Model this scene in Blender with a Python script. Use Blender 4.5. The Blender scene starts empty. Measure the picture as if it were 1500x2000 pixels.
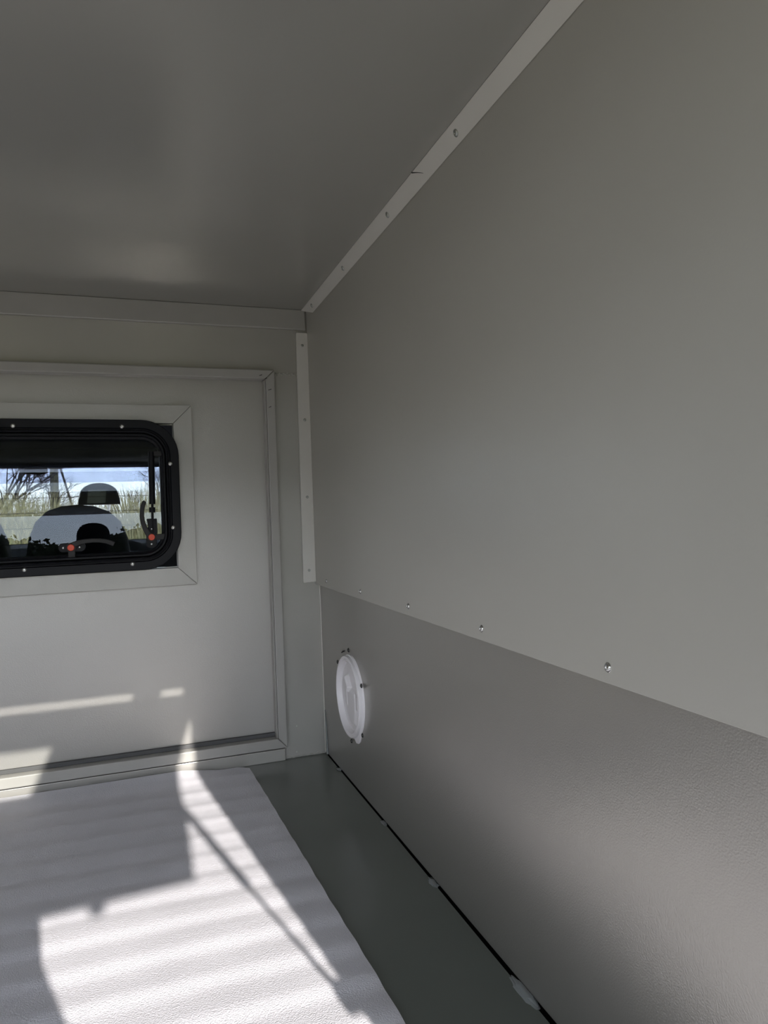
import bpy, bmesh, math, random
from mathutils import Vector, Matrix
random.seed(7)
SC = bpy.context.scene
COL = SC.collection
PI = math.pi

# ------------------------------------------------------------------ camera
cam_d = bpy.data.cameras.new('camera')
cam = bpy.data.objects.new('camera', cam_d); COL.objects.link(cam)
cam_d.sensor_width = 36.0; cam_d.sensor_fit = 'AUTO'
cam_d.lens = 36.0*1378.0/2000.0
cam_d.clip_start = 0.02; cam_d.clip_end = 500
R0 = Vector((0.940880855, -0.336830286, -0.03589672))      # image right
U0 = Vector((0.033725018, -0.012298063, 0.999355483))      # image up
F0 = Vector((0.337054653, 0.941485059, 0.000211405))       # view direction
M = Matrix(((R0.x, U0.x, -F0.x), (R0.y, U0.y, -F0.y), (R0.z, U0.z, -F0.z))).to_4x4()
M.translation = Vector((0, -1.5536, 0.539))
cam.matrix_world = M
SC.camera = cam

# ------------------------------------------------------------------ sky and sun
HX, HY, TE = -0.1314, 0.9913, 0.475                         # the way the sun's light travels
W = bpy.data.worlds.new('sky'); SC.world = W; W.use_nodes = True
nt = W.node_tree; nt.nodes.clear()
wo = nt.nodes.new('ShaderNodeOutputWorld'); bg = nt.nodes.new('ShaderNodeBackground')
sk = nt.nodes.new('ShaderNodeTexSky'); sk.sky_type = 'NISHITA'; sk.sun_disc = False
sk.sun_elevation = math.atan(TE); sk.sun_rotation = math.atan2(-HX, -HY)+PI*0
sk.air_density = 0.8; sk.dust_density = 0.1; sk.ozone_density = 1.5
hs = nt.nodes.new('ShaderNodeHueSaturation'); hs.inputs['Saturation'].default_value = 0.34   # thin high haze
nt.links.new(sk.outputs[0], hs.inputs['Color']); nt.links.new(hs.outputs[0], bg.inputs[0]); nt.links.new(bg.outputs[0], wo.inputs[0])
bg.inputs[1].default_value = 0.41
sd = bpy.data.lights.new('sun', 'SUN'); sun = bpy.data.objects.new('sun', sd); COL.objects.link(sun)
sd.energy = 3.25; sd.angle = math.radians(0.50); sd.color = (1.0, 0.955, 0.89)
sun.rotation_euler = Vector((HX, HY, -TE)).to_track_quat('-Z', 'Y').to_euler()
SC.view_settings.view_transform = 'Standard'; SC.view_settings.look = 'None'
SC.view_settings.gamma = 1.0; SC.view_settings.use_curve_mapping = False
SC.view_settings.exposure = 1.27

# ------------------------------------------------------------------ materials
def mat(name, col, rough=0.5, metal=0.0, spec=0.5, bump=None, var=None, coat=0.0, trans=0.0):
    """bump: list of (scale, strength, distance); var: (scale, amount)"""
    m = bpy.data.materials.new(name); m.use_nodes = True
    n = m.node_tree; b = n.nodes['Principled BSDF']
    b.inputs['Base Color'].default_value = (*col, 1)
    b.inputs['Roughness'].default_value = rough
    b.inputs['Metallic'].default_value = metal
    b.inputs['Specular IOR Level'].default_value = spec
    b.inputs['Coat Weight'].default_value = coat
    b.inputs['Coat Roughness'].default_value = 0.15
    b.inputs['Transmission Weight'].default_value = trans
    tc = n.nodes.new('ShaderNodeTexCoord')
    if var:
        t = n.nodes.new('ShaderNodeTexNoise'); t.inputs['Scale'].default_value = var[0]; t.inputs['Detail'].default_value = 4
        n.links.new(tc.outputs['Object'], t.inputs['Vector'])
        r = n.nodes.new('ShaderNodeValToRGB'); a = var[1]
        r.color_ramp.elements[0].position = 0.3; r.color_ramp.elements[1].position = 0.7
        r.color_ramp.elements[0].color = (*[c*(1-a) for c in col], 1)
        r.color_ramp.elements[1].color = (*[min(1, c*(1+a)) for c in col], 1)
        n.links.new(t.outputs['Fac'], r.inputs['Fac']); n.links.new(r.outputs['Color'], b.inputs['Base Color'])
    prev = None
    for (s, st, d) in (bump or []):
        t = n.nodes.new('ShaderNodeTexNoise'); t.inputs['Scale'].default_value = s; t.inputs['Detail'].default_value = 2
        n.links.new(tc.outputs['Object'], t.inputs['Vector'])
        bp = n.nodes.new('ShaderNodeBump'); bp.inputs['Strength'].default_value = st; bp.inputs['Distance'].default_value = d
        n.links.new(t.outputs['Fac'], bp.inputs['Height'])
        if prev: n.links.new(prev.outputs['Normal'], bp.inputs['Normal'])
        prev = bp
    if prev: n.links.new(prev.outputs['Normal'], b.inputs['Normal'])
    return m

def glass(name, tint, rough=0.0, refl=.5):
    m = bpy.data.materials.new(name); m.use_nodes = True
    n = m.node_tree; n.nodes.clear()
    o = n.nodes.new('ShaderNodeOutputMaterial'); mx = n.nodes.new('ShaderNodeMixShader')
    tr = n.nodes.new('ShaderNodeBsdfTransparent'); gl = n.nodes.new('ShaderNodeBsdfGlossy')
    tr.inputs[0].default_value = (*tint, 1); gl.inputs['Roughness'].default_value = rough
    gl.inputs[0].default_value = (refl*.78, refl*.87, refl, 1)
    fr = n.nodes.new('ShaderNodeFresnel'); fr.inputs['IOR'].default_value = 1.5
    ge = n.nodes.new('ShaderNodeNewGeometry'); mr = n.nodes.new('ShaderNodeMath'); mr.operation = 'SUBTRACT'   # the first face mirrors, the second only lets light out
    mr.inputs[0].default_value = 1.0; n.links.new(ge.outputs['Backfacing'], mr.inputs[1])
    mm = n.nodes.new('ShaderNodeMath'); mm.operation = 'MULTIPLY'
    n.links.new(mr.outputs[0], mm.inputs[0]); n.links.new(fr.outputs[0], mm.inputs[1])
    if refl > 0: n.links.new(mm.outputs[0], mx.inputs[0])
    else: mx.inputs[0].default_value = 0
    n.links.new(tr.outputs[0], mx.inputs[1]); n.links.new(gl.outputs[0], mx.inputs[2])
    n.links.new(mx.outputs[0], o.inputs[0])
    return m

G = (0.215, 0.213, 0.198)
M_CEIL = mat('grey ceiling sheet', (0.38, 0.37, 0.342), 0.24, metal=.3, bump=[(6, .05, .02), (260, .05, .001)], var=(3, .02))
M_UP = mat('grey upper wall sheet', (0.49, 0.475, 0.435), 0.38, metal=.28, bump=[(420, .12, .0006)], var=(2.5, .02))
M_LOW = mat('grey orange-peel lower sheet', (0.42, 0.407, 0.38), 0.30, metal=.76, bump=[(620, .30, .0007)], var=(3, .02))
M_FRONT = mat('grey textured bulkhead sheet', (0.43, 0.416, 0.395), 0.34, metal=.5, bump=[(620, .32, .0007)], var=(3, .02))
M_FRAME = mat('grey painted frame', (0.38, 0.368, 0.345), 0.40, bump=[(200, .08, .0008)], var=(20, .03))
M_SIDE = mat('grey smooth bulkhead', (0.42, 0.405, 0.38), 0.27, metal=.3, bump=[(150, .06, .0008)], var=(5, .03))
M_SURR = mat('grey surround strip', (0.42, 0.41, 0.385), 0.36, metal=.3, bump=[(450, .25, .0006)], var=(20, .03))
M_TRIM = mat('pale grey trim strip', (0.62, 0.60, 0.56), 0.45, bump=[(300, .08, .0006)], var=(12, .02))
M_FLOOR = mat('dark green grey floor sheet', (0.125, 0.135, 0.122), 0.25, bump=[(14, .05, .01)], var=(4, .05))
M_SHADE = mat('dark grey ledge shade', (0.085, 0.085, 0.087), 0.7, bump=[(300, .1, .0005)])
M_DARK = mat('black void', (0.006, 0.006, 0.006), 0.9)
M_BLK = mat('black moulded plastic', (0.007, 0.0075, 0.010), 0.40, spec=.18, bump=[(400, .1, .0005)])
M_BLK2 = mat('dark grey latch plastic', (0.028, 0.027, 0.028), 0.45, spec=.25, bump=[(500, .1, .0005)])
M_RED = mat('red orange button', (0.75, 0.085, 0.035), 0.35, bump=[(300, .05, .0003)])
M_ZINC = mat('bright zinc screw', (0.58, 0.58, 0.57), 0.16, metal=1.0, bump=[(300, .05, .0003)])
M_ZINC2 = mat('dull zinc screw', (0.40, 0.41, 0.39), 0.3, metal=.8, bump=[(300, .05, .0003)])
M_BSCREW = mat('black screw', (0.012, 0.012, 0.012), 0.16, spec=0.8, bump=[(300, .05, .0003)])
M_WHITE = mat('white plastic hatch', (0.84, 0.81, 0.83), 0.32, bump=[(120, .05, .0006)])
M_SIL = mat('clear silicone', (0.30, 0.32, 0.32), 0.18, spec=0.7, trans=.35, bump=[(90, .5, .002)])
M_WELD = mat('filler bead', (0.42, 0.41, 0.38), 0.35, bump=[(150, .6, .002)])
M_INK = mat('dark scratch', (0.02, 0.02, 0.02), 0.7)
M_FOAM = mat('white polyethylene foam', (0.67, 0.655, 0.70), 0.60, spec=0.4, bump=[(60, .10, .002), (560, .8, .0014)], var=(9, .05))
M_CAB = mat('dark cab lining', (0.030, 0.032, 0.036), 0.8, bump=[(200, .2, .001)])
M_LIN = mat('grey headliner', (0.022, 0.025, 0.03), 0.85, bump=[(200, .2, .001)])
M_SEAT = mat('black seat cloth', (0.012, 0.012, 0.016), 0.85, bump=[(300, .4, .001)])
M_REFLP = mat('grey green painted reflection', (0.50, 0.56, 0.40), 0.8, bump=[(300, .4, .001)])
M_HOOD = mat('dark blue car paint', (0.03, 0.05, 0.11), 0.2, coat=1.0)
M_WIRE = mat('heater wire', (0.05, 0.04, 0.03), 0.6)
M_GRASS = mat('dry field grass', (0.24, 0.22, 0.11), 0.9, bump=[(8, .8, .05)], var=(1.5, .35))
M_REED = mat('dry pale reed', (0.62, 0.58, 0.33), 0.8, var=(1.2, .35))
M_REED2 = mat('green reed', (0.48, 0.51, 0.24), 0.8, var=(1.5, .3))
M_ADDLEAF = mat('added hedge dark leaf', (0.05, 0.065, 0.03), 0.7, var=(1, .3))
M_BARK = mat('bare bark', (0.085, 0.075, 0.075), 0.9, bump=[(30, .5, .01)])
M_POLE = mat('weathered pole wood', (0.19, 0.18, 0.10), 0.85, bump=[(30, .4, .01)], var=(4, .2))
M_ACR = glass('smoked acrylic pane', (0.47, 0.475, 0.50), 0.0)
M_CGL = glass('tinted cab glass', (0.70, 0.71, 0.72), 0.0)
M_WSG = glass('windscreen glass', (0.92, 0.95, 0.95), 0.0, 0)
M_BAND = glass('windscreen shade band', (0.80, 0.83, 0.93), 0.0, 0)
M_DGL = glass('door glass', (0.93, 0.94, 0.93), 0.0)
M_COAT = mat('dark jacket cloth', (0.02, 0.022, 0.03), 0.9, bump=[(200, .3, .001)])
M_SKIN = mat('skin', (0.42, 0.25, 0.18), 0.55)

# ------------------------------------------------------------------ mesh helpers
class MB:
    def __init__(s): s.v = []; s.f = []
    def add(s, vs, fs):
        o = len(s.v); s.v += [tuple(v) for v in vs]; s.f += [tuple(i+o for i in f) for f in fs]; return s
    def box(s, x0, x1, y0, y1, z0, z1):
        x0, x1 = min(x0, x1), max(x0, x1); y0, y1 = min(y0, y1), max(y0, y1); z0, z1 = min(z0, z1), max(z0, z1)
        return s.add([(x0,y0,z0),(x1,y0,z0),(x1,y1,z0),(x0,y1,z0),(x0,y0,z1),(x1,y0,z1),(x1,y1,z1),(x0,y1,z1)],
              [(3,2,1,0),(4,5,6,7),(0,1,5,4),(1,2,6,5),(2,3,7,6),(3,0,4,7)])
    def prism(s, pts, axis, a, b):
        """polygon pts in the plane across `axis`, extruded from a to b"""
        def P(p, c):
            return {0: (c, p[0], p[1]), 1: (p[0], c, p[1]), 2: (p[0], p[1], c)}[axis]
        n = len(pts)
        return s.add([P(p, a) for p in pts]+[P(p, b) for p in pts],
              [tuple(range(n))[::-1], tuple(range(n, 2*n))]+[(i, (i+1) % n, n+(i+1) % n, n+i) for i in range(n)])
    def tube(s, pts, rs, n=8):
        if not hasattr(rs, '__len__'): rs = [rs]*len(pts)
        pts = [Vector(p) for p in pts]; vs = []
        for i, p in enumerate(pts):
            d = (pts[min(i+1, len(pts)-1)]-pts[max(i-1, 0)]).normalized()
            u = d.cross(Vector((0, 0, 1)) if abs(d.z) < .9 else Vector((1, 0, 0))).normalized(); w = d.cross(u)
            for k in range(n):
                a = 2*PI*k/n; vs.append(p+(u*math.cos(a)+w*math.sin(a))*rs[i])
        fs = [(i*n+k, i*n+(k+1) % n, (i+1)*n+(k+1) % n, (i+1)*n+k) for i in range(len(pts)-1) for k in range(n)]
        fs += [tuple(range(n))[::-1], tuple(range((len(pts)-1)*n, len(pts)*n))]
        return s.add(vs, fs)
    def lathe(s, prof, n=32, o=(0, 0, 0), axis='x-'):
        """prof: (radius, height); height goes along axis"""
        vs = []
        for (r, h) in prof:
            for k in range(n):
                a = 2*PI*k/n; c, d = r*math.cos(a), r*math.sin(a)
                v = {'x-': (-h, c, d), 'y-': (c, -h, d), 'z+': (c, d, h)}[axis]
                vs.append((v[0]+o[0], v[1]+o[1], v[2]+o[2]))
        fs = [(i*n+k, i*n+(k+1) % n, (i+1)*n+(k+1) % n, (i+1)*n+k) for i in range(len(prof)-1) for k in range(n)]
        fs += [tuple(range(n)), tuple(range((len(prof)-1)*n, len(prof)*n))]
        return s.add(vs, fs)
    def build(s, name, m, parent=None, smooth=False, bevel=0.0):
        me = bpy.data.meshes.new(name); me.from_pydata(s.v, [], s.f); me.validate()
        b = bmesh.new(); b.from_mesh(me); bmesh.ops.recalc_face_normals(b, faces=b.faces); b.to_mesh(me); b.free()
        me.materials.append(m)
        if smooth:
            for p in me.polygons: p.use_smooth = True
            try: me.set_sharp_from_angle(angle=math.radians(40))
            except Exception: pass
        o = bpy.data.objects.new(name, me); COL.objects.link(o)
        if parent: o.parent = parent
        if bevel:
            md = o.modifiers.new('bevel', 'BEVEL'); md.width = bevel; md.segments = 2; md.limit_method = 'ANGLE'
        return o
def box(name, m, b, parent=None, bevel=0.0): return MB().box(*b).build(name, m, parent, bevel=bevel)
def struct(o, label=None):
    o['kind'] = 'structure'
    if label: o['label'] = label
    return o
def tag(o, label, cat, group=None):
    o['label'] = label; o['category'] = cat
    if group: o['group'] = group
    return o
def empty(name, loc=(0, 0, 0)):
    o = bpy.data.objects.new(name, None); o.location = loc; COL.objects.link(o); o.empty_display_size = .05; return o
def child(o, parent):
    """parent keeping the world coordinates the mesh was written in"""
    o.parent = parent
    p = parent; off = Vector((0, 0, 0))
    while p: off += p.location; p = p.parent
    o.location = -off; return o

# pan-head screw with a cross recess, axis pointing out of the surface
def screw_mesh(name, r, m, axis):
    b = MB(); h = r*.62
    prof = [(r*1.12, 0), (r*1.12, r*.12), (r, r*.18), (r*.93, h*.6), (r*.72, h*.88), (r*.42, h), (r*.36, h*.98), (r*.24, h*.62), (0.0001, h*.5)]
    b.lathe(prof, 16, axis=axis)
    o = b.build(name, m, smooth=True); me = o.data; bpy.data.objects.remove(o); return me
def put(me, name, loc, parent):
    o = bpy.data.objects.new(name, me); COL.objects.link(o); o.parent = parent
    p = parent; off = Vector((0, 0, 0))
    while p: off += p.location; p = p.parent
    o.location = Vector(loc)-off; return o
SCX = screw_mesh('screw', .0040, M_ZINC, 'x-')
SCX_S = screw_mesh('screw', .0044, M_ZINC2, 'x-')
SCY = screw_mesh('screw', .0036, M_ZINC, 'y-')
SCY_S = screw_mesh('screw', .0022, M_ZINC, 'y-')
SCY_T = screw_mesh('screw', .0029, M_ZINC2, 'y-')
SCB = screw_mesh('screw', .0040, M_BSCREW, 'x-')

# ------------------------------------------------------------------ room shell
XL, YB = -0.99, -1.65            # left wall, rear wall
XU, XW = 0.3858, 0.3965          # right wall: upper sheet, lower sheet
# floor with the open joint along the right wall
fl = MB().prism([(XL, YB-.03), (.3918, YB-.03), (.3926, -.9), (.3938, -.6), (.3948, -.4), (.3952, -.02), (.3965, 0), (.3965, .02), (XL, .02)], 2, -.012, 0).build('floor', M_FLOOR)
struct(fl, 'dark green grey smooth floor sheet beside the foam mat')
MB().prism([(.375, -.013), (.375, -.06), (.43, -.06), (.43, .05), (.4170, .05), (.4170, -.045), (.383, -.045), (.383, -.013)], 1, YB-.02, .02).box(.376, .43, .0205, .03, -.06, .05).build('joint_channel', M_DARK, fl)
for i, (y, r, l) in enumerate([(-.116, .0055, .009), (-.396, .0055, .010), (-.609, .0075, .013), (-.862, .0085, .024)]):
    b = MB(); vs = []; fs = []; nu, nv = 14, 9
    for a in range(nv+1):
        th = PI*a/nv
        for k in range(nu):
            ph = 2*PI*k/nu; q = 1+.22*math.sin(3*ph+i)+.12*math.sin(7*th+2*i)
            vs.append((.3940+r*.85*q*math.sin(th)*math.cos(ph)-.001, y+l*q*math.cos(th), .0008+r*.42*q*math.sin(th)*math.sin(ph)))
    fs = [(a*nu+k, a*nu+(k+1) % nu, (a+1)*nu+(k+1) % nu, (a+1)*nu+k) for a in range(nv) for k in range(nu)]
    b.add(vs, fs).build('silicone_bead', M_SIL, fl, smooth=True)
b = MB(); b.tube([(.3950, -.010, .10), (.3953, -.014, .06), (.3948, -.018, .03), (.3942, -.022, .004)], [.0008, .0016, .0018, .0026], 8)
b.build('silicone_bead', M_SIL, fl, smooth=True)

ceil = struct(box('ceiling', M_CEIL, (XL-.02, .42, YB-.03, .03, 1.0, 1.02)), 'smooth dark grey ceiling sheet')
wr = MB().box(XW, XW+.02, YB, .02, .0035, .40).build('wall_right', M_LOW)
struct(wr, 'right wall, textured grey lower sheet under a paler upper sheet')
up = MB().box(XU, XU+.006, YB, -.0006, .3825, 1.0).build('upper_panel', M_UP, wr, bevel=.0008)
up['label'] = 'smoother paler upper sheet overlapping the lower one'
box('backing', M_DARK, (XU+.0065, XW+.02, YB, .01, .40, 1.0), wr)
for k in range(7): put(SCX, 'screw', (XU, -.0991-.2352*k, .397), wr)

wl = struct(box('wall_left', M_UP, (XL-.02, XL, YB-.03, .03, -.012, 1.0)), 'left wall of grey sheet')
# rear wall: jambs and lintel around the opening
wb = MB().prism([(XL, .0), (-.93, .0), (-.93, .987), (.328, .987), (.328, .0), (.42, .0), (.42, 1.0), (XL, 1.0)], 1, YB-.03, YB)
wb = struct(wb.build('wall_back', M_FRAME), 'rear frame around the tailgate opening')

# front bulkhead: fixed skin (right of and above the door) plus recessed door skin
wf = MB()
wf.box(.300, .41, 0, .02, -.0, .857); wf.box(XL, .41, 0.0, .02, .857, 1.0); wf.box(XL, -.90, 0, .02, 0, .857)
wf.box(-.90, .300, 0, .02, 0, .02)
wf = struct(wf.build('wall_front', M_SIDE), 'front bulkhead of smooth grey sheet around the framed door panel')
b = MB(); n = 40; pts = []
for i in range(n+1):
    x = .309+.052*i/n; pts.append((x, -.0008, .8545+.0016*math.sin(i*.9)+.0008*math.sin(i*2.3)))
b.tube(pts, [.0013+.0006*math.sin(i*1.7) for i in range(n+1)], 6).build('filler_bead', M_WELD, wf, smooth=True)
b = MB(); pts = [(.305+.085*i/30, -.001, .0025+.0018*math.sin(i*.8)*math.sin(i*.31)) for i in range(31)]
b.tube(pts, [.0012+.0006*math.sin(i*1.3) for i in range(31)], 6).build('filler_bead', M_SIDE, wf, smooth=True)
box('sill_strip', M_SIDE, (-.90, .302, -.010, .0, .0, .026), wf, bevel=.001)
b = MB().tube([(XW-.0012, -.0012, .003), (XW-.0008, -.0012, .20), (XW-.0012, -.0012, .382)], .0013, 6)
b.build('corner_bead', M_TRIM, wf, smooth=True)
for (x, z) in ((.331, .069), (.329, .012)):
    MB().lathe([(.0016, 0), (.0012, .0007), (.0001, .0009)], 8, (x, -.0001, z), 'y-').build('paint_speck', M_WELD, wf, smooth=True)

# the framed door panel in the bulkhead
dr = empty('door_1', (-.30, 0, .02)); struct(dr, 'framed textured grey door panel in the front bulkhead, holding the window')
Q0, Q1 = .012, .022                                    # the panel lies back from the frame
WX0, WX1, WZ0, WZ1 = -.684, .0885, .4395, .7405            # hole for the window
b = MB(); b.box(-.90, WX0, Q0, Q1, .02, .857); b.box(WX1, .300, Q0, Q1, .02, .857)
b.box(WX0, WX1, Q0, Q1, .02, WZ0); b.box(WX0, WX1, Q0, Q1, WZ1, .857)
child(b.build('door_panel', M_FRONT), dr)
FO = dict(x0=-.905, x1=.306, z0=.030, z1=.8595); FI = dict(x0=-.885, x1=.2865, z0=.0515, z1=.840)
def mitre(o, i, y0, y1, mat_, name, par, bev, gap=.0004):
    """four mitred rails between rectangle o and rectangle i"""
    q = [((o['x0'], o['z1']), (o['x1'], o['z1']), (i['x1'], i['z1']), (i['x0'], i['z1'])),
         ((o['x1'], o['z1']), (o['x1'], o['z0']), (i['x1'], i['z0']), (i['x1'], i['z1'])),
         ((o['x1'], o['z0']), (o['x0'], o['z0']), (i['x0'], i['z0']), (i['x1'], i['z0'])),
         ((o['x0'], o['z0']), (o['x0'], o['z1']), (i['x0'], i['z1']), (i['x0'], i['z0']))]
    outs = []
    for k, p in enumerate(q):
        c = Vector((sum(a[0] for a in p)/4, sum(a[1] for a in p)/4)); pp = []
        for a in p:                                        # shrink a hair along the rail: open mitre joints
            d = gap if (c-Vector(a)).length > 0 else 0
            pp.append((a[0]-math.copysign(d, a[0]-c[0]), a[1]) if k in (0, 2) else (a[0], a[1]-math.copysign(d, a[1]-c[1])))
        ob = MB().prism(pp, 1, y0, y1).build(name, mat_, bevel=bev); child(ob, par); outs.append(ob)
    return outs
mitre(FO, FI, -.018, .012, M_FRAME, 'door_frame_rail', dr, .0018)
sl = MB().box(-.885, .2865, .0035, .0118, .0517, .0600).build('ledge_shade', M_SHADE, bevel=.001); child(sl, dr)  # dark strip painted in for the shade on the ledge above the bottom rail
# thin inner lip of the right stile and dings in the frame
lip = MB().box(.2835, .2862, -.012, .012, .0515, .838).build('frame_lip', M_FRAME, bevel=.0005); child(lip, dr)
for (x, z, w) in ((.295, .816, .004), (.294, .778, .003), (.276, .847, .0035), (.287, .8405, .003)):
    o = MB().tube([(x-w, -.0179, z-.001), (x+w*.7, -.0182, z+.0012)], [.0006, .0009], 6).build('dent', M_INK); child(o, dr)

# trims
t1 = MB(); ye = -.004
q4 = [(.3745, .9995), (.3768, .9998), (.3859, .9795), (.3848, .9770)]; e4 = (.004, .004, -.066, -.066)
t1.add([(x, YB, z) for x, z in q4]+[(x, e, z) for (x, z), e in zip(q4, e4)], [(0, 1, 2, 3), (7, 6, 5, 4), (0, 4, 5, 1), (1, 5, 6, 2), (2, 6, 7, 3), (3, 7, 4, 0)])
t1 = struct(t1.build('trim_1', M_TRIM, bevel=.0004), 'pale grey strip along the joint of ceiling and right wall')
for y in (-.0806, -.3170, -.5561, -.7954, -1.034, -1.273, -1.512):
    c = Vector((.3802, y, .9884)); me = SCX_S
    o = put(me, 'screw', c, t1); o.rotation_euler = (0, -.40, 0)
b = MB().tube([(.3750, -.668, .9993), (.3778, -.682, .9935), (.3812, -.697, .9860)], [.0011, .0008, .0005], 6)
b.build('saw_cut', M_INK, t1)
o = MB().lathe([(.0010, 0), (.0001, .0005)], 8, (.3771, -.8227, .9950), 'x-').build('paint_speck', M_INK, t1)
t2 = MB().prism([(-.001, .9995), (-.001, .9540), (-.0072, .9540), (-.0085, .9556), (-.0030, .9995)], 0, XL, .3815)
t2 = struct(t2.build('trim_2', M_FRAME, bevel=.0006), 'grey cove strip between ceiling and front bulkhead')
t3 = MB().prism([(.3600, .9455), (.3620, .9480), (.3855, .9475), (.3860, .9455), (.3858, .3885), (.3570, .3870)], 1, -.0065, -.001)
t3 = struct(t3.build('trim_3', M_TRIM, bevel=.0008), 'pale grey vertical strip in the corner of bulkhead and right wall')
for (x, z) in ((.3735, .919), (.3730, .752), (.3725, .579), (.3710, .415)): put(SCY_T, 'screw', (x, -.0065, z), t3)

# ------------------------------------------------------------------ window in the bulkhead
wn = empty('window_1', (-.30, 0, .44)); struct(wn, 'wide black framed top-hung window with smoked pane')
mitre(dict(x0=-.725, x1=.1275, z0=.4005, z1=.7805), dict(x0=-.687, x1=.0895, z0=.4375, z1=.7420), -.006, .0125, M_SURR, 'surround_strip', wn, .0006)
def rrect(x0, x1, z0, z1, r, n=10):
    p = []
    for (cx, cz, a0) in ((x1-r, z1-r, 0), (x0+r, z1-r, 90), (x0+r, z0+r, 180), (x1-r, z0+r, 270)):
        for k in range(n+1):
            a = math.radians(a0+90*k/n); p.append((cx+r*math.cos(a), cz+r*math.sin(a)))
    return p
def ring(name, m, rect, r, prof, par, close=True):
    """prof: (inset, y) swept round a rounded rectangle"""
    vs = []; n = None
    for (i, y) in prof:
        p = rrect(rect[0]+i, rect[1]-i, rect[2]+i, rect[3]-i, max(r-i, .004)); n = len(p)
        vs += [(a, y, c) for a, c in p]
    L = len(prof)
    fs = [(i*n+k, i*n+(k+1) % n, ((i+1) % L)*n+(k+1) % n, ((i+1) % L)*n+k) for i in range(L if close else L-1) for k in range(n)]
    return child(MB().add(vs, fs).build(name, m, smooth=True), par)
WR = (-.700, .0975, .4380, .7470)
ring('outer_frame', M_BLK, WR, .074, [(0, .003), (0, -.019), (.0015, -.0205), (.0165, -.0205), (.0175, -.0195), (.0185, -.015), (.0200, -.015), (.0210, -.0190), (.0235, -.0205), (.0255, -.0190), (.0265, -.012), (.0265, .014), (.010, .014), (.010, .003)], wn)
ring('inner_seal', M_BLK, WR, .074, [(.0268, .012), (.0268, -.010), (.0285, -.0125), (.0315, -.0125), (.033, -.011), (.0335, .000), (.0375, .002), (.0385, .010), (.0385, .014)], wn)
pane = MB().prism(rrect(WR[0]+.036, WR[1]-.036, WR[2]+.036-.008, WR[3]-.036+.006, .030), 1, .0115, .0135)
po = child(pane.build('pane', M_ACR), wn)
for v in po.data.vertices: v.co.y += -.002+(v.co.z-.59)*.063
for (x, z) in ((-.211, .733), (-.012, .733), (.0795, .656), (.0805, .523), (-.2, .4545), (-.001, .4545), (-.41, .733), (-.60, .733), (-.41, .4545), (-.60, .4545)):
    sx = {.0795: .0800, .0805: .0812}.get(x, x)
    put(SCY, 'screw', (sx, -.0205, z-(.003 if z < .5 else 0)), wn)

# latch: base, curved lever, red button, two small screws
def arc_plate(pts, ws, y0, y1):
    """a curved flat lever from a centre line (x, z) with half widths"""
    L = []; Rr = []
    for i, p in enumerate(pts):
        a = pts[max(i-1, 0)]; c = pts[min(i+1, len(pts)-1)]; d = Vector((c[0]-a[0], c[1]-a[1])).normalized(); nn = (-d.y, d.x)
        L.append((p[0]+nn[0]*ws[i], p[1]+nn[1]*ws[i])); Rr.append((p[0]-nn[0]*ws[i], p[1]-nn[1]*ws[i]))
    n = len(pts); vs = [(x, y0, z) for x, z in L]+[(x, y0, z) for x, z in Rr]+[(x, y1, z) for x, z in L]+[(x, y1, z) for x, z in Rr]
    fs = []
    for i in range(n-1):
        fs += [(i, i+1, n+i+1, n+i), (2*n+i, 3*n+i, 3*n+i+1, 2*n+i+1), (i, 2*n+i, 2*n+i+1, i+1), (n+i, n+i+1, 3*n+i+1, 3*n+i)]
    fs += [(0, n, 3*n, 2*n), (n-1, 3*n-1+0, 4*n-1, 2*n-1)] if False else [(0, n, 3*n, 2*n), (n-1, 2*n-1, 4*n-1, 3*n-1)]
    return MB().add(vs, fs)
def latch(cx, cz, lever, lab, vertical):
    r = child(MB().lathe([(.0098, -.012), (.0098, .004), (.009, .008), (.0001, .0085)], 20, (cx, 0, cz), 'y-').build('latch', M_BLK2, smooth=True), wn)
    r['label'] = lab
    b = arc_plate([(cx+p[0], cz+p[1]) for p in lever[0]], lever[1], -.0115, -.004).build('lever', M_BLK2, bevel=.0015); b.parent = r
    b = MB()
    if vertical: b.prism([(cx-.002, cz+.005), (cx+.028, cz+.006), (cx+.028, cz-.006), (cx-.002, cz-.006)], 1, -.007, .004)
    else: b.prism([(cx-.006, cz+.002), (cx+.0065, cz+.002), (cx+.0070, cz-.026), (cx-.0065, cz-.026)], 1, -.007, .004)
    b.build('catch', M_BLK2, r, bevel=.001)
    b = MB()
    if vertical: b.prism(rrect(cx-.0105, cx+.0105, cz-.023, cz+.022, .008, 5), 1, -.002, .010)
    else: b.prism(rrect(cx-.024, cx+.026, cz-.009, cz+.009, .008, 5), 1, -.002, .010)
    b.build('base_plate', M_BLK, r, bevel=.001)
    MB().lathe([(.0066, 0), (.0066, .0022), (.0056, .0032), (.0001, .0034)], 24, (cx, -.0115, cz), 'y-').build('button', M_RED, r, smooth=True)['label'] = 'round red orange button'
    for s in (-1, 1):
        me = SCY_S; o = bpy.data.objects.new('screw', me); COL.objects.link(o); o.parent = r
        o.location = (cx, -.002 if s < 0 else -.002, cz+s*.0145) if vertical else (cx+s*.0150, -.002, cz)
        if vertical and s > 0: o.location = (cx+.001, -.002, cz+.0165)
    return r
lv1 = ([(0, 0), (.006, .006), (.015, .0095), (.026, .0115), (.040, .0125), (.054, .0118), (.066, .0095), (.076, .0055), (.081, .003)], [.006, .0058, .0050, .0045, .0042, .0042, .0044, .0048, .0048])
latch(-.116, .4905, lv1, 'lower latch, lever curving to the right', False)
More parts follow.
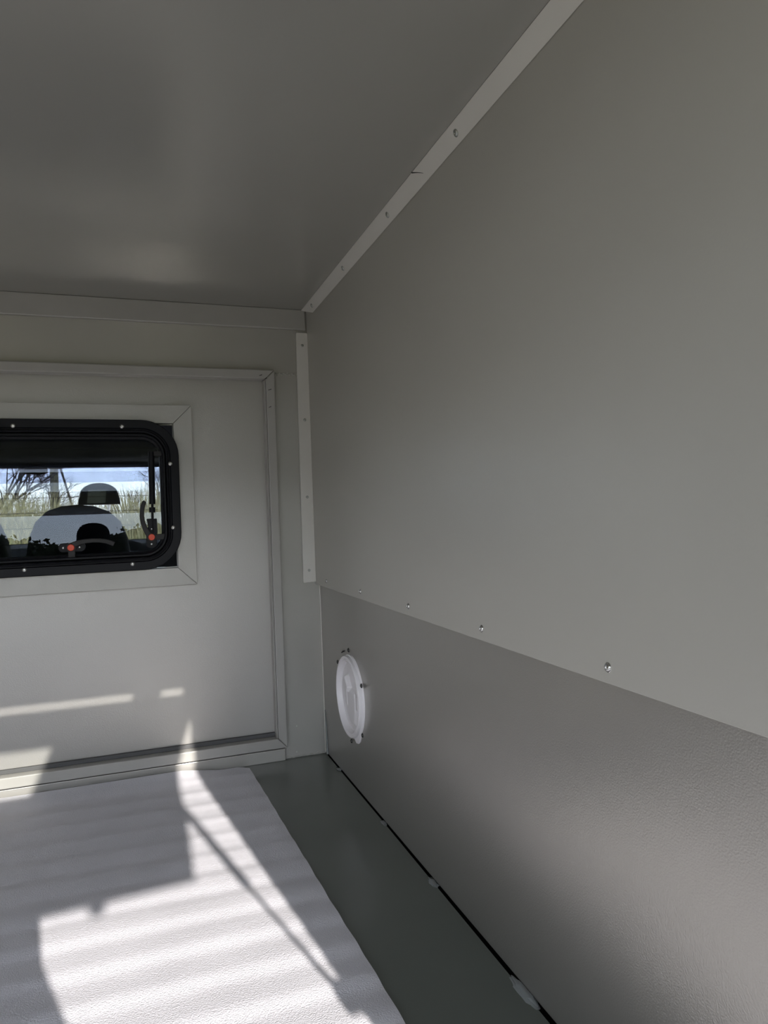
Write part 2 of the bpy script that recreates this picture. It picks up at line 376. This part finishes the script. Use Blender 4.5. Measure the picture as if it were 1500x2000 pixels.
lv2 = ([(0, 0), (-.007, .008), (-.0125, .019), (-.016, .031), (-.0175, .043), (-.0170, .055), (-.0150, .066), (-.0120, .073), (-.0105, .0755)], [.006, .0058, .0050, .0046, .0045, .0045, .0046, .0044, .003])
latch(.038, .5045, lv2, 'side latch, lever standing upright', True)
# telescopic stay beside the pane
sb = child(MB().tube([(.0435, -.001, .683), (.0420, -.001, .573)], [.0064, .0064], 14).build('stay_arm', M_BLK, smooth=True), wn)
MB().tube([(.0420, -.001, .573), (.0408, -.001, .512)], .0026, 10).build('rod', M_BLK, sb, smooth=True)
MB().tube([(.0415, -.001, .5665), (.0412, -.001, .5560)], .0062, 12).build('collar', M_BLK, sb, smooth=True)
MB().prism([(.0300, .543), (.0500, .543), (.0505, .512), (.044, .505), (.034, .512)], 1, -.003, .006).build('lower_bracket', M_BLK, sb, bevel=.001)
MB().box(.0370, .0640, -.005, .006, .674, .6835).build('upper_bracket', M_BLK2, sb, bevel=.001)

# ------------------------------------------------------------------ round white hatch on the lower right wall
ht = empty('inspection_hatch', (XW, -.222, .180))
tag(ht, 'round white plastic screw-in hatch on the lower right wall near the corner', 'hatch')
b = MB().lathe([(.0812, 0), (.0812, .0030), (.0802, .0042), (.0790, .0045), (.0790, .0005)], 48, (0, 0, 0), 'x-')
fr_ = b.build('mounting_ring', M_WHITE, ht, smooth=True)
b = MB().prism([(-.062, -.050), (-.056, -.066), (-.049, -.076), (-.040, -.082), (-.030, -.084), (-.021, -.0805), (-.014, -.076), (-.03, -.05)], 0, -.004, 0)
b.build('ring_tab', M_WHITE, ht, bevel=.001)
b = MB().lathe([(.0785, .0010), (.0785, .0095), (.0770, .0110), (.0745, .0112), (.0735, .0100), (.0730, .0085), (.0705, .0085), (.0695, .0100), (.0688, .0085), (.0678, .0045), (.0662, .0012), (.0640, .0004), (.0001, .0002)], 56, (0, 0, 0), 'x-')
b.build('lid', M_WHITE, ht, smooth=True)
# grip: a bar across the dish, stepped at its upper end
def grip(pts, x0, x1, top):
    b = MB(); n = len(pts); c = (sum(p[0] for p in pts)/n, sum(p[1] for p in pts)/n)
    q = [(c[0]+(p[0]-c[0])*top, c[1]+(p[1]-c[1])*top) for p in pts]
    b.add([(x0, *p) for p in pts]+[(x1, *p) for p in q], [tuple(range(n))[::-1], tuple(range(n, 2*n))]+[(i, (i+1) % n, n+(i+1) % n, n+i) for i in range(n)])
    return b
gb = grip([(.022, .022), (-.032, .016), (-.036, -.006), (-.034, -.032), (-.026, -.056), (.010, -.056), (.020, -.032), (.024, -.004)], .0000, -.0048, .78).build('grip', M_WHITE, ht, bevel=.0022)
gb.data.name = 'grip'
grip([(.034, .034), (.016, .042), (-.006, .018), (.004, .004), (.026, .008)], .0000, -.0105, .74).build('grip_end', M_WHITE, ht, bevel=.002)
grip([(.05, .012), (.026, .020), (.024, -.028), (.046, -.024)], .0000, -.0032, .8).build('dish_rib', M_WHITE, ht, bevel=.0015)
grip([(-.046, .010), (-.028, .022), (-.028, -.022), (-.044, -.026)], .0000, -.0032, .8).build('dish_rib', M_WHITE, ht, bevel=.0015)
for (y, z) in ((-.209, .268), (-.1266, .229), (-.2975, .2170), (-.2935, .1236), (-.208, .0876)): put(SCB, 'screw', (XW-.0035 if y < -.28 else XW, y, z), ht)
MB().tube([(XW-.001, -.160, .2545), (XW-.001, -.172, .2595), (XW-.001, -.184, .2625)], [.0010, .0016, .0006], 6).build('sealant_smear', M_INK); bpy.data.objects['sealant_smear'].parent = ht
bpy.data.objects['sealant_smear'].location = (-XW, .222, -.180)

# ------------------------------------------------------------------ foam mat
def edge_x(y): return .2192+(-.031-y)*.0400
def front_y(x):
    if x < .115: return -.0215
    if x < .195: return -.0215-.001*(x-.115)/.08
    return -.0225-(x-.195)/.025*.0125
nx, ny = 90, 420; vs = []; fs = []; x0 = -.93; y0m = -1.62; T = .0055
def hump(x, y):
    yy = y+.020*x+.004*math.sin(x*7+y*3)
    z = (.00068+.00022*min(1, max(0, (-.40-y)/.12)))*math.sin(2*PI*(yy+.500)/.0705+.5*math.sin(yy*9+1))+.00014*math.sin(2*PI*(yy)/.034+x*2)
    z += .0004*math.sin(x*9+yy*20)
    if y > -.09 and x < .16:
        k = (y+.09)/.07; w = min(1, (.16-x)/.08); z += .0115*k*k*w
    return z
for j in range(ny+1):
    v = j/ny
    for i in range(nx+1):
        u = i/nx
        xe = edge_x(y0m+(0-y0m)*v); x = x0+(min(xe, .2192+.0001 if v > .9999 else xe)-x0)*u
        y = y0m+(front_y(x)-y0m)*v
        x = x0+(edge_x(y)-x0)*u+.0004*math.sin(y*23)*(u > .98)
        z = T+hump(x, y)
        if i == nx or i == 0: z -= .0015
        vs.append((x, y, z))
N = (nx+1)*(ny+1)
fs = [(j*(nx+1)+i, j*(nx+1)+i+1, (j+1)*(nx+1)+i+1, (j+1)*(nx+1)+i) for j in range(ny) for i in range(nx)]
rim = [i for i in range(nx+1)]+[(j*(nx+1)+nx) for j in range(1, ny+1)]+[ny*(nx+1)+i for i in range(nx-1, -1, -1)]+[j*(nx+1) for j in range(ny-1, 0, -1)]
low = [(vs[r][0], vs[r][1], .0004) for r in rim]
L = len(rim); vs += low
fs += [(rim[k], N+k, N+(k+1) % L, rim[(k+1) % L]) for k in range(L)]
fm = MB().add(vs, fs).build('foam_mat', M_FOAM, smooth=True)
tag(fm, 'white ribbed foam mat lying on the dark floor, partly in sunlight', 'mat')

# ------------------------------------------------------------------ raised rear door, its stay and the tailgate (behind the camera)
dd = empty('door_2', (-.3, YB, .97)); struct(dd, 'top-hung rear door held up outside the opening')
SL = (.881-.966)/(2.29-1.65)
def dz(y): return .972+(-1.65-y)*SL
def dplate(pts, t0, t1):
    n = len(pts); a = [(x, y, dz(y)+t0) for x, y in pts]; c = [(x, y, dz(y)+t1) for x, y in pts]
    return MB().add(a+c, [tuple(range(n))[::-1], tuple(range(n, 2*n))]+[(i, (i+1) % n, n+(i+1) % n, n+i) for i in range(n)])
y1 = -1.662
wxa, wxb = .072, .122          # window in the door: right edge at its upper and lower end
child(dplate([(.340, y1), (.336, -1.735), (.328, -1.86), (.323, -2.12), (.312, -2.292), (.08, -2.309), (.050, -1.945), (.075, -1.775), (.075, y1)], -.010, 0).build('door_leaf', M_FRAME), dd)
child(dplate([(.075, y1), (.075, -1.775), (-.66, -1.775), (-.66, y1)], -.010, 0).build('door_leaf', M_FRAME), dd)
child(dplate([(.050, -1.945), (.08, -2.309), (-.74, -2.309), (-.68, -1.945)], -.010, 0).build('door_leaf', M_FRAME), dd)
child(dplate([(-.66, y1), (-.66, -1.775), (-.68, -1.945), (-.74, -2.309), (-.92, -2.292), (-.93, y1)], -.010, 0).build('door_leaf', M_FRAME), dd)
child(dplate([(.075, -1.775), (.050, -1.945), (-.68, -1.945), (-.66, -1.775)], -.007, -.003).build('pane', M_DGL), dd)
child(dplate([(.166, -2.295), (.190, -2.295), (.186, -2.325), (.168, -2.325)], -.01, .02).build('handle', M_BLK), dd)
for (x0_, x1_) in ((.212, .268), (.314, .340), (-.80, -.76)):
    child(MB().box(x0_, x1_, -1.675, YB, .955, .990).build('hinge', M_BLK), dd)
gs = child(MB().tube([(.316, -1.655, .419), (.3205, -1.88, .66)], [.0035, .0035], 10)  .build('gas_strut', M_ZINC, smooth=True), dd)
MB().tube([(.3205, -1.88, .66), (.325, -2.103, .915)], [.0075, .0075], 12).build('cylinder', M_BLK, gs, smooth=True)
MB().box(.312, .334, -1.672, -1.650, .409, .430).build('bracket', M_BLK, gs)
tg = tag(box('tailgate', M_HOOD, (XL, .42, -2.15, -1.72, -.06, -.01)), 'lowered dark blue tailgate behind the bed', 'tailgate')

# ------------------------------------------------------------------ photographer crouched behind the camera
def skin(name, joints, edges, radii, m):
    me = bpy.data.meshes.new(name); me.from_pydata(joints, edges, []); o = bpy.data.objects.new(name, me); COL.objects.link(o)
    sm = o.modifiers.new('skin', 'SKIN'); ss = o.modifiers.new('sub', 'SUBSURF'); ss.levels = 2; ss.render_levels = 2
    for i, r in enumerate(radii):
        me.skin_vertices[0].data[i].radius = (r, r) if not isinstance(r, tuple) else r
    me.skin_vertices[0].data[0].use_root = True; me.materials.append(m); return o
J = [(-.22, -2.38, .06), (-.19, -2.28, .22), (-.18, -2.12, .38), (-.175, -2.04, .59), (-.170, -1.99, .71), (-.168, -1.96, .79),
     (-.04, -2.08, .42), (.098, -1.86, .33), (-.002, -1.68, .49), (-.37, -2.08, .42), (-.44, -1.88, .34), (-.10, -1.70, .48),
     (-.10, -2.40, -.35), (-.30, -2.40, -.35), (-.10, -2.34, -.82), (-.30, -2.34, -.82), (-.10, -2.22, -.84), (-.30, -2.22, -.84), (-.016, -1.645, .525)]
Ed = [(0,1),(1,2),(2,3),(3,4),(4,5),(2,6),(6,7),(7,8),(2,9),(9,10),(10,11),(0,12),(0,13),(12,14),(13,15),(14,16),(15,17),(8,18)]
Rd = [.15, .14, .13, .065, .085, .075, .062, .050, .036, .062, .048, .034, .085, .085, .055, .055, .045, .045, .030]
pr = skin('person', J, Ed, Rd, M_COAT)
tag(pr, 'person in a dark hooded jacket, mirrored as a dark dome in the window pane', 'person')
ph = tag(MB().box(-.066, .013, -1.612, -1.603, .47, .61).build('phone', M_BLK, bevel=.003), 'black phone held up by the person in the hooded jacket', 'phone')

# ------------------------------------------------------------------ the cab seen through the window
cb = empty('truck_cab', (-.30, .10, -.3)); tag(cb, 'dark pickup cab seen through the window in the bulkhead', 'vehicle')
def cpart(name, mb, m, bev=0.0, smooth=False, par=None):
    o = mb.build(name, m, smooth=smooth, bevel=bev); child(o, par or cb); return o
X0, X1 = -1.02, .42
b = MB(); b.box(X0, X1, .085, .105, -.3, .445); b.box(X0, X1, .085, .115, .700, .86); b.box(X0, -.86, .085, .106, .445, .700); b.box(.0665, X1, .085, .106, .445, .700)
cpart('rear_panel', b, M_CAB)
cpart('roof', MB().box(X0, X1, .10, 1.62, .86, .90), M_HOOD)
cpart('headliner', MB().prism([(.13, .80), (.5, .83), (1.3, .812), (1.60, .766), (1.62, .86), (.13, .86)], 0, X0+.03, X1-.03), M_LIN)
for z in (.0,): 
    for x in (X0, X1-.03): cpart('side_panel', MB().prism([(.1, -.3), (2.1, -.3), (2.1, .42), (1.9, .44), (.1, .44)], 0, x, x+.03), M_HOOD)
for x in (X0, X1-.05):
    cpart('pillar', MB().prism([(.12, .44), (.24, .44), (.24, .86), (.12, .86)], 0, x, x+.05), M_CAB)
    cpart('pillar', MB().prism([(.86, .44), (.96, .44), (.98, .86), (.88, .86)], 0, x, x+.05), M_CAB)
    cpart('pillar', MB().prism([(1.95, .42), (2.05, .42), (1.62, .80), (1.55, .80)], 0, x, x+.05), M_CAB)
cpart('cab_floor', MB().box(X0, X1, .1, 2.1, -.34, -.3), M_CAB)
cpart('dashboard', MB().prism([(1.62, .40), (1.70, .442), (2.10, .452), (2.10, -.3), (1.8, -.3), (1.65, .1)], 0, X0+.03, X1-.03), M_CAB, .01)
cpart('hood', MB().prism([(2.05, .435), (2.6, .425), (3.05, .37), (3.12, .30), (3.12, -.5), (2.05, -.5)], 0, X0, X1), M_HOOD, .03)
rg = cpart('rear_glass', MB().prism([(.107, .442), (.110, .442), (.1234, .702), (.1204, .702)], 0, -.862, .068), M_CGL)
for k in range(4):
    z = .4985+.0325*k
    MBz = MB().tube([(-.85, .1128+.0018*k, z), (.060, .1128+.0018*k, z)], .00055, 5); cpart('heater_line', MBz, M_WIRE, par=rg)
ws = cpart('windscreen', MB().prism([(2.02, .44), (2.025, .44), (1.605, .775), (1.60, .775)], 0, X0+.04, X1-.04), M_WSG)
cpart('shade_band', MB().prism([(1.677, .7100), (1.680, .7100), (1.602, .772), (1.598, .772)], 0, X0+.05, X1-.05), M_BAND, par=ws)
o = cpart('interior_mirror', MB().prism([(-.395, .762), (-.395, .742), (-.335, .738), (-.31, .745), (-.31, .765), (-.335, .768)], 1, 1.55, 1.575), M_CAB, .004)

def cushion(pts, y0, y1, puff=.012):
    """a rounded pad: outline (x, z), thick in y, domed faces"""
    n = len(pts); c = (sum(p[0] for p in pts)/n, sum(p[1] for p in pts)/n); vs = []; L = []
    for (s, y) in ((.90, y0), (.97, y0+puff*.4), (1, y0+puff), (1, y1-puff), (.97, y1-puff*.4), (.90, y1)):
        vs += [(c[0]+(p[0]-c[0])*s, y, c[1]+(p[1]-c[1])*s) for p in pts]
    fs = [(i*n+k, i*n+(k+1) % n, (i+1)*n+(k+1) % n, (i+1)*n+k) for i in range(5) for k in range(n)]+[tuple(range(n)), tuple(range(5*n, 6*n))]
    return MB().add(vs, fs)
def dome(cx, w, z0, z1, p=2.6):
    r = [(cx+w*math.copysign(abs(math.cos(t))**(2/p), math.cos(t)), z1-(z1-z0)*.30+(z1-z0)*.30*abs(math.sin(t))**(2/p)) for t in [PI*k/24 for k in range(25)]]
    return r+[(cx-w*1.10, z0+(z1-z0)*.3), (cx-w*1.12, z0), (cx+w*1.12, z0), (cx+w*1.10, z0+(z1-z0)*.3)]
def rear_seat(cx, lab):
    e = empty('rear_seat', (cx, .5, -.3)); tag(e, lab, 'car seat', 'rear seats in the cab')
    k8 = .86
    a = [(cx-.150, .30), (cx-.147, .45), (cx-.138, .500), (cx-.118, .545), (cx-.085, .573), (cx-.045, .584), (cx, .587), (cx+.045, .582), (cx+.085, .568), (cx+.118, .540), (cx+.137, .497), (cx+.146, .45), (cx+.15, .30), (cx+.15, -.1), (cx-.15, -.1)]
    a = [(cx+(q[0]-cx)*k8, q[1]) for q in a]
    child(cushion(a, .42, .54, .02).build('backrest', M_SEAT, smooth=True), e)
    child(MB().box(cx-.13, cx+.13, .55, .95, -.12, .02).build('seat_cushion', M_SEAT, bevel=.03), e)
    return e
rear_seat(-.1300, 'black rear seat back, the one in the middle of the pane')
rear_seat(-.4220, 'black rear seat back cut off by the left edge of the photo')
def front_seat(cx, lab):
    e = empty('front_seat', (cx, 1.2, -.3)); tag(e, lab, 'car seat')
    a = [(cx-.25, -.1), (cx-.24, .34), (cx-.18, .44), (cx-.1, .47), (cx+.1, .47), (cx+.18, .44), (cx+.24, .34), (cx+.25, -.1)]
    child(cushion(a, 1.14, 1.26, .03).build('backrest', M_SEAT, smooth=True), e)
    h = [(cx-.078+.0*k, .603) for k in (0,)]+[(cx-.076, .625)]+[(cx-.072*math.cos(PI*k/16), .630+.050*math.sin(PI*k/16)**.8 if 0 < k < 16 else .630) for k in range(17)]+[(cx+.076, .625), (cx+.078, .603)]
    h = [(cx+(q[0]-cx)*.90, q[1]) for q in h]
    hd = child(cushion(h, 1.15, 1.22, .012).build('headrest', M_SEAT, smooth=True), e)
    o = MB().prism([(cx-.040, .607), (cx-.035, .655), (cx+.025, .655), (cx+.020, .607)], 1, 1.146, 1.150).build('headrest_reflection', M_REFLP); o.parent = hd  # pale green patch painted in place of a reflection in the pane
    for s in (-.03, .03): child(MB().tube([(cx+s, 1.19, .44), (cx+s, 1.19, .61)], .005, 8).build('headrest_post', M_ZINC), e)
    child(MB().box(cx-.25, cx+.25, 1.2, 1.65, -.15, .02).build('seat_cushion', M_SEAT, bevel=.04), e)
    return e
front_seat(-.106, 'front seat whose small domed headrest shows above the rear seat back')

# ------------------------------------------------------------------ outdoors
gz = -.85
gr = MB(); n_ = 24; S = 140
vs = [(-S+2*S*i/n_, -S+2*S*j/n_, gz+.0) for j in range(n_+1) for i in range(n_+1)]
gr.add(vs, [(j*(n_+1)+i, j*(n_+1)+i+1, (j+1)*(n_+1)+i+1, (j+1)*(n_+1)+i) for j in range(n_) for i in range(n_)])
struct(gr.build('ground', M_GRASS), 'dry grass field around the truck')
def reeds(name, n, x, y, h, m, lab, wd=.022):
    b = MB(); V = []; Fc = []
    for k in range(n):
        px = random.uniform(*x); py = random.uniform(*y); hh = random.uniform(*h)*(1-.24*math.exp(-((px/(py+1.55)+.055)/.030)**4)); a = random.uniform(0, PI); w = wd*random.uniform(.5, 1.4)
        lx, ly = random.gauss(0, .16)*hh, random.gauss(0, .10)*hh; o = len(V); c, s = math.cos(a)*w/2, math.sin(a)*w/2
        for (t, q) in ((0, 1), (.55, .9), (1, .1)):
            X = px+lx*t*t; Yv = py+ly*t*t; Z = gz+hh*t
            V += [(X-c*q, Yv-s*q, Z), (X+c*q, Yv+s*q, Z)]
        Fc += [(o, o+1, o+3, o+2), (o+2, o+3, o+5, o+4)]
    me = bpy.data.meshes.new(name); me.from_pydata(V, [], Fc); me.materials.append(m)
    o = bpy.data.objects.new(name, me); COL.objects.link(o); o['kind'] = 'stuff'; tag(o, lab, 'plants'); return o
reeds('dry_reeds', 13000, (-3, 1.6), (6.0, 8.9), (1.0, 1.80), M_REED, 'pale dry reeds seen through the cab windows')
reeds('green_reeds', 3500, (-2.4, 1.2), (4.3, 5.0), (.7, 1.32), M_REED2, 'yellow green stalks among the dry reeds')
def tree(name, base, h, lab, grp, seed, lean=0.0, r0=.09, depth=6):
    rnd = random.Random(seed); b = MB()
    def br(p, d, l, r, k):
        q = p+d*l; mid = (p+q)/2+Vector((rnd.gauss(0, .03), rnd.gauss(0, .03), 0))*l
        b.tube([p, mid, q], [r, r*.85, r*.7], 5 if k > 2 else 4)
        if k == 0: return
        for _ in range(3 if k > 1 else 4):
            a = Vector((rnd.gauss(0, .55), rnd.gauss(0, .55), rnd.gauss(.15, .3)))
            br(q if _ < 2 else mid, (d+a).normalized(), l*rnd.uniform(.6, .82), r*.62, k-1)
    br(Vector(base), Vector((lean, 0, 1)).normalized(), h*.30, r0, depth)
    o = b.build(name, M_BARK); tag(o, lab, 'tree', grp); return o
tree('bare_tree', (-2.5, 13, gz), 4.8, 'bare dark tree at the left edge of the window view', 'bare trees beyond the cab', 3, .1, .055, 6)
tree('bare_tree', (-2.4, 17, gz), 4.2, 'bare dark tree behind the reeds, left of the pole', 'bare trees beyond the cab', 5, -.1, .05, 6)
tree('bare_tree', (.62, 11, gz), 2.9, 'thin bare tree leaning in at the right of the window view', 'bare trees beyond the cab', 8, -.25, .030, 6)
pl = MB().tube([(-2.17, 22, gz), (-2.17, 22, 7)], [.13, .10], 12).build('utility_pole', M_POLE, smooth=True)
tag(pl, 'wooden pole standing beyond the reeds, with a slanting stay wire', 'pole')
MB().tube([(-2.17, 21.95, 3.0), (-1.45, 21.9, .1), (-1.3, 21.9, gz)], .035, 6).build('stay_wire', M_BARK, pl)
# leafy evergreen screen added behind the photographer to darken the pane reflection
V = []; Fc = []; rh = random.Random(4)
for k in range(36000):
    x = rh.uniform(-11, 11); t = rh.random(); top = 3.0+.15*math.sin(x*.9)+.1*math.sin(x*2.3+1)
    c = Vector((x, -14.5+rh.gauss(0, .4), gz+top*t**.8)); a = rh.uniform(.035, .08)
    u = Vector((rh.gauss(0, 1), rh.gauss(0, .5), rh.gauss(0, 1))).normalized(); w = u.cross(Vector((rh.gauss(0, 1), rh.gauss(0, 1), rh.gauss(0, 1)))).normalized()
    o_ = len(V); V += [tuple(c+u*a), tuple(c+w*a*.6), tuple(c-u*a), tuple(c-w*a*.6)]; Fc.append((o_, o_+1, o_+2, o_+3))
for k in range(44):                                   # flat sheet added to close sky gaps between the leaves
    x = -11+.5*k; o_ = len(V); h0, h1 = [gz+2.98+.15*math.sin(q*.9)+.1*math.sin(q*2.3+1) for q in (x, x+.5)]
    V += [(x, -14.6, gz), (x+.5, -14.6, gz), (x+.5, -14.6, h1), (x, -14.6, h0)]; Fc.append((o_, o_+1, o_+2, o_+3))
me = bpy.data.meshes.new('added_hedge'); me.from_pydata(V, [], Fc); me.materials.append(M_ADDLEAF)
hg = bpy.data.objects.new('added_hedge', me); COL.objects.link(hg); hg['kind'] = 'stuff'; tag(hg, 'added dark evergreen planting far behind the open tailgate, for the pane reflection', 'added_hedge')
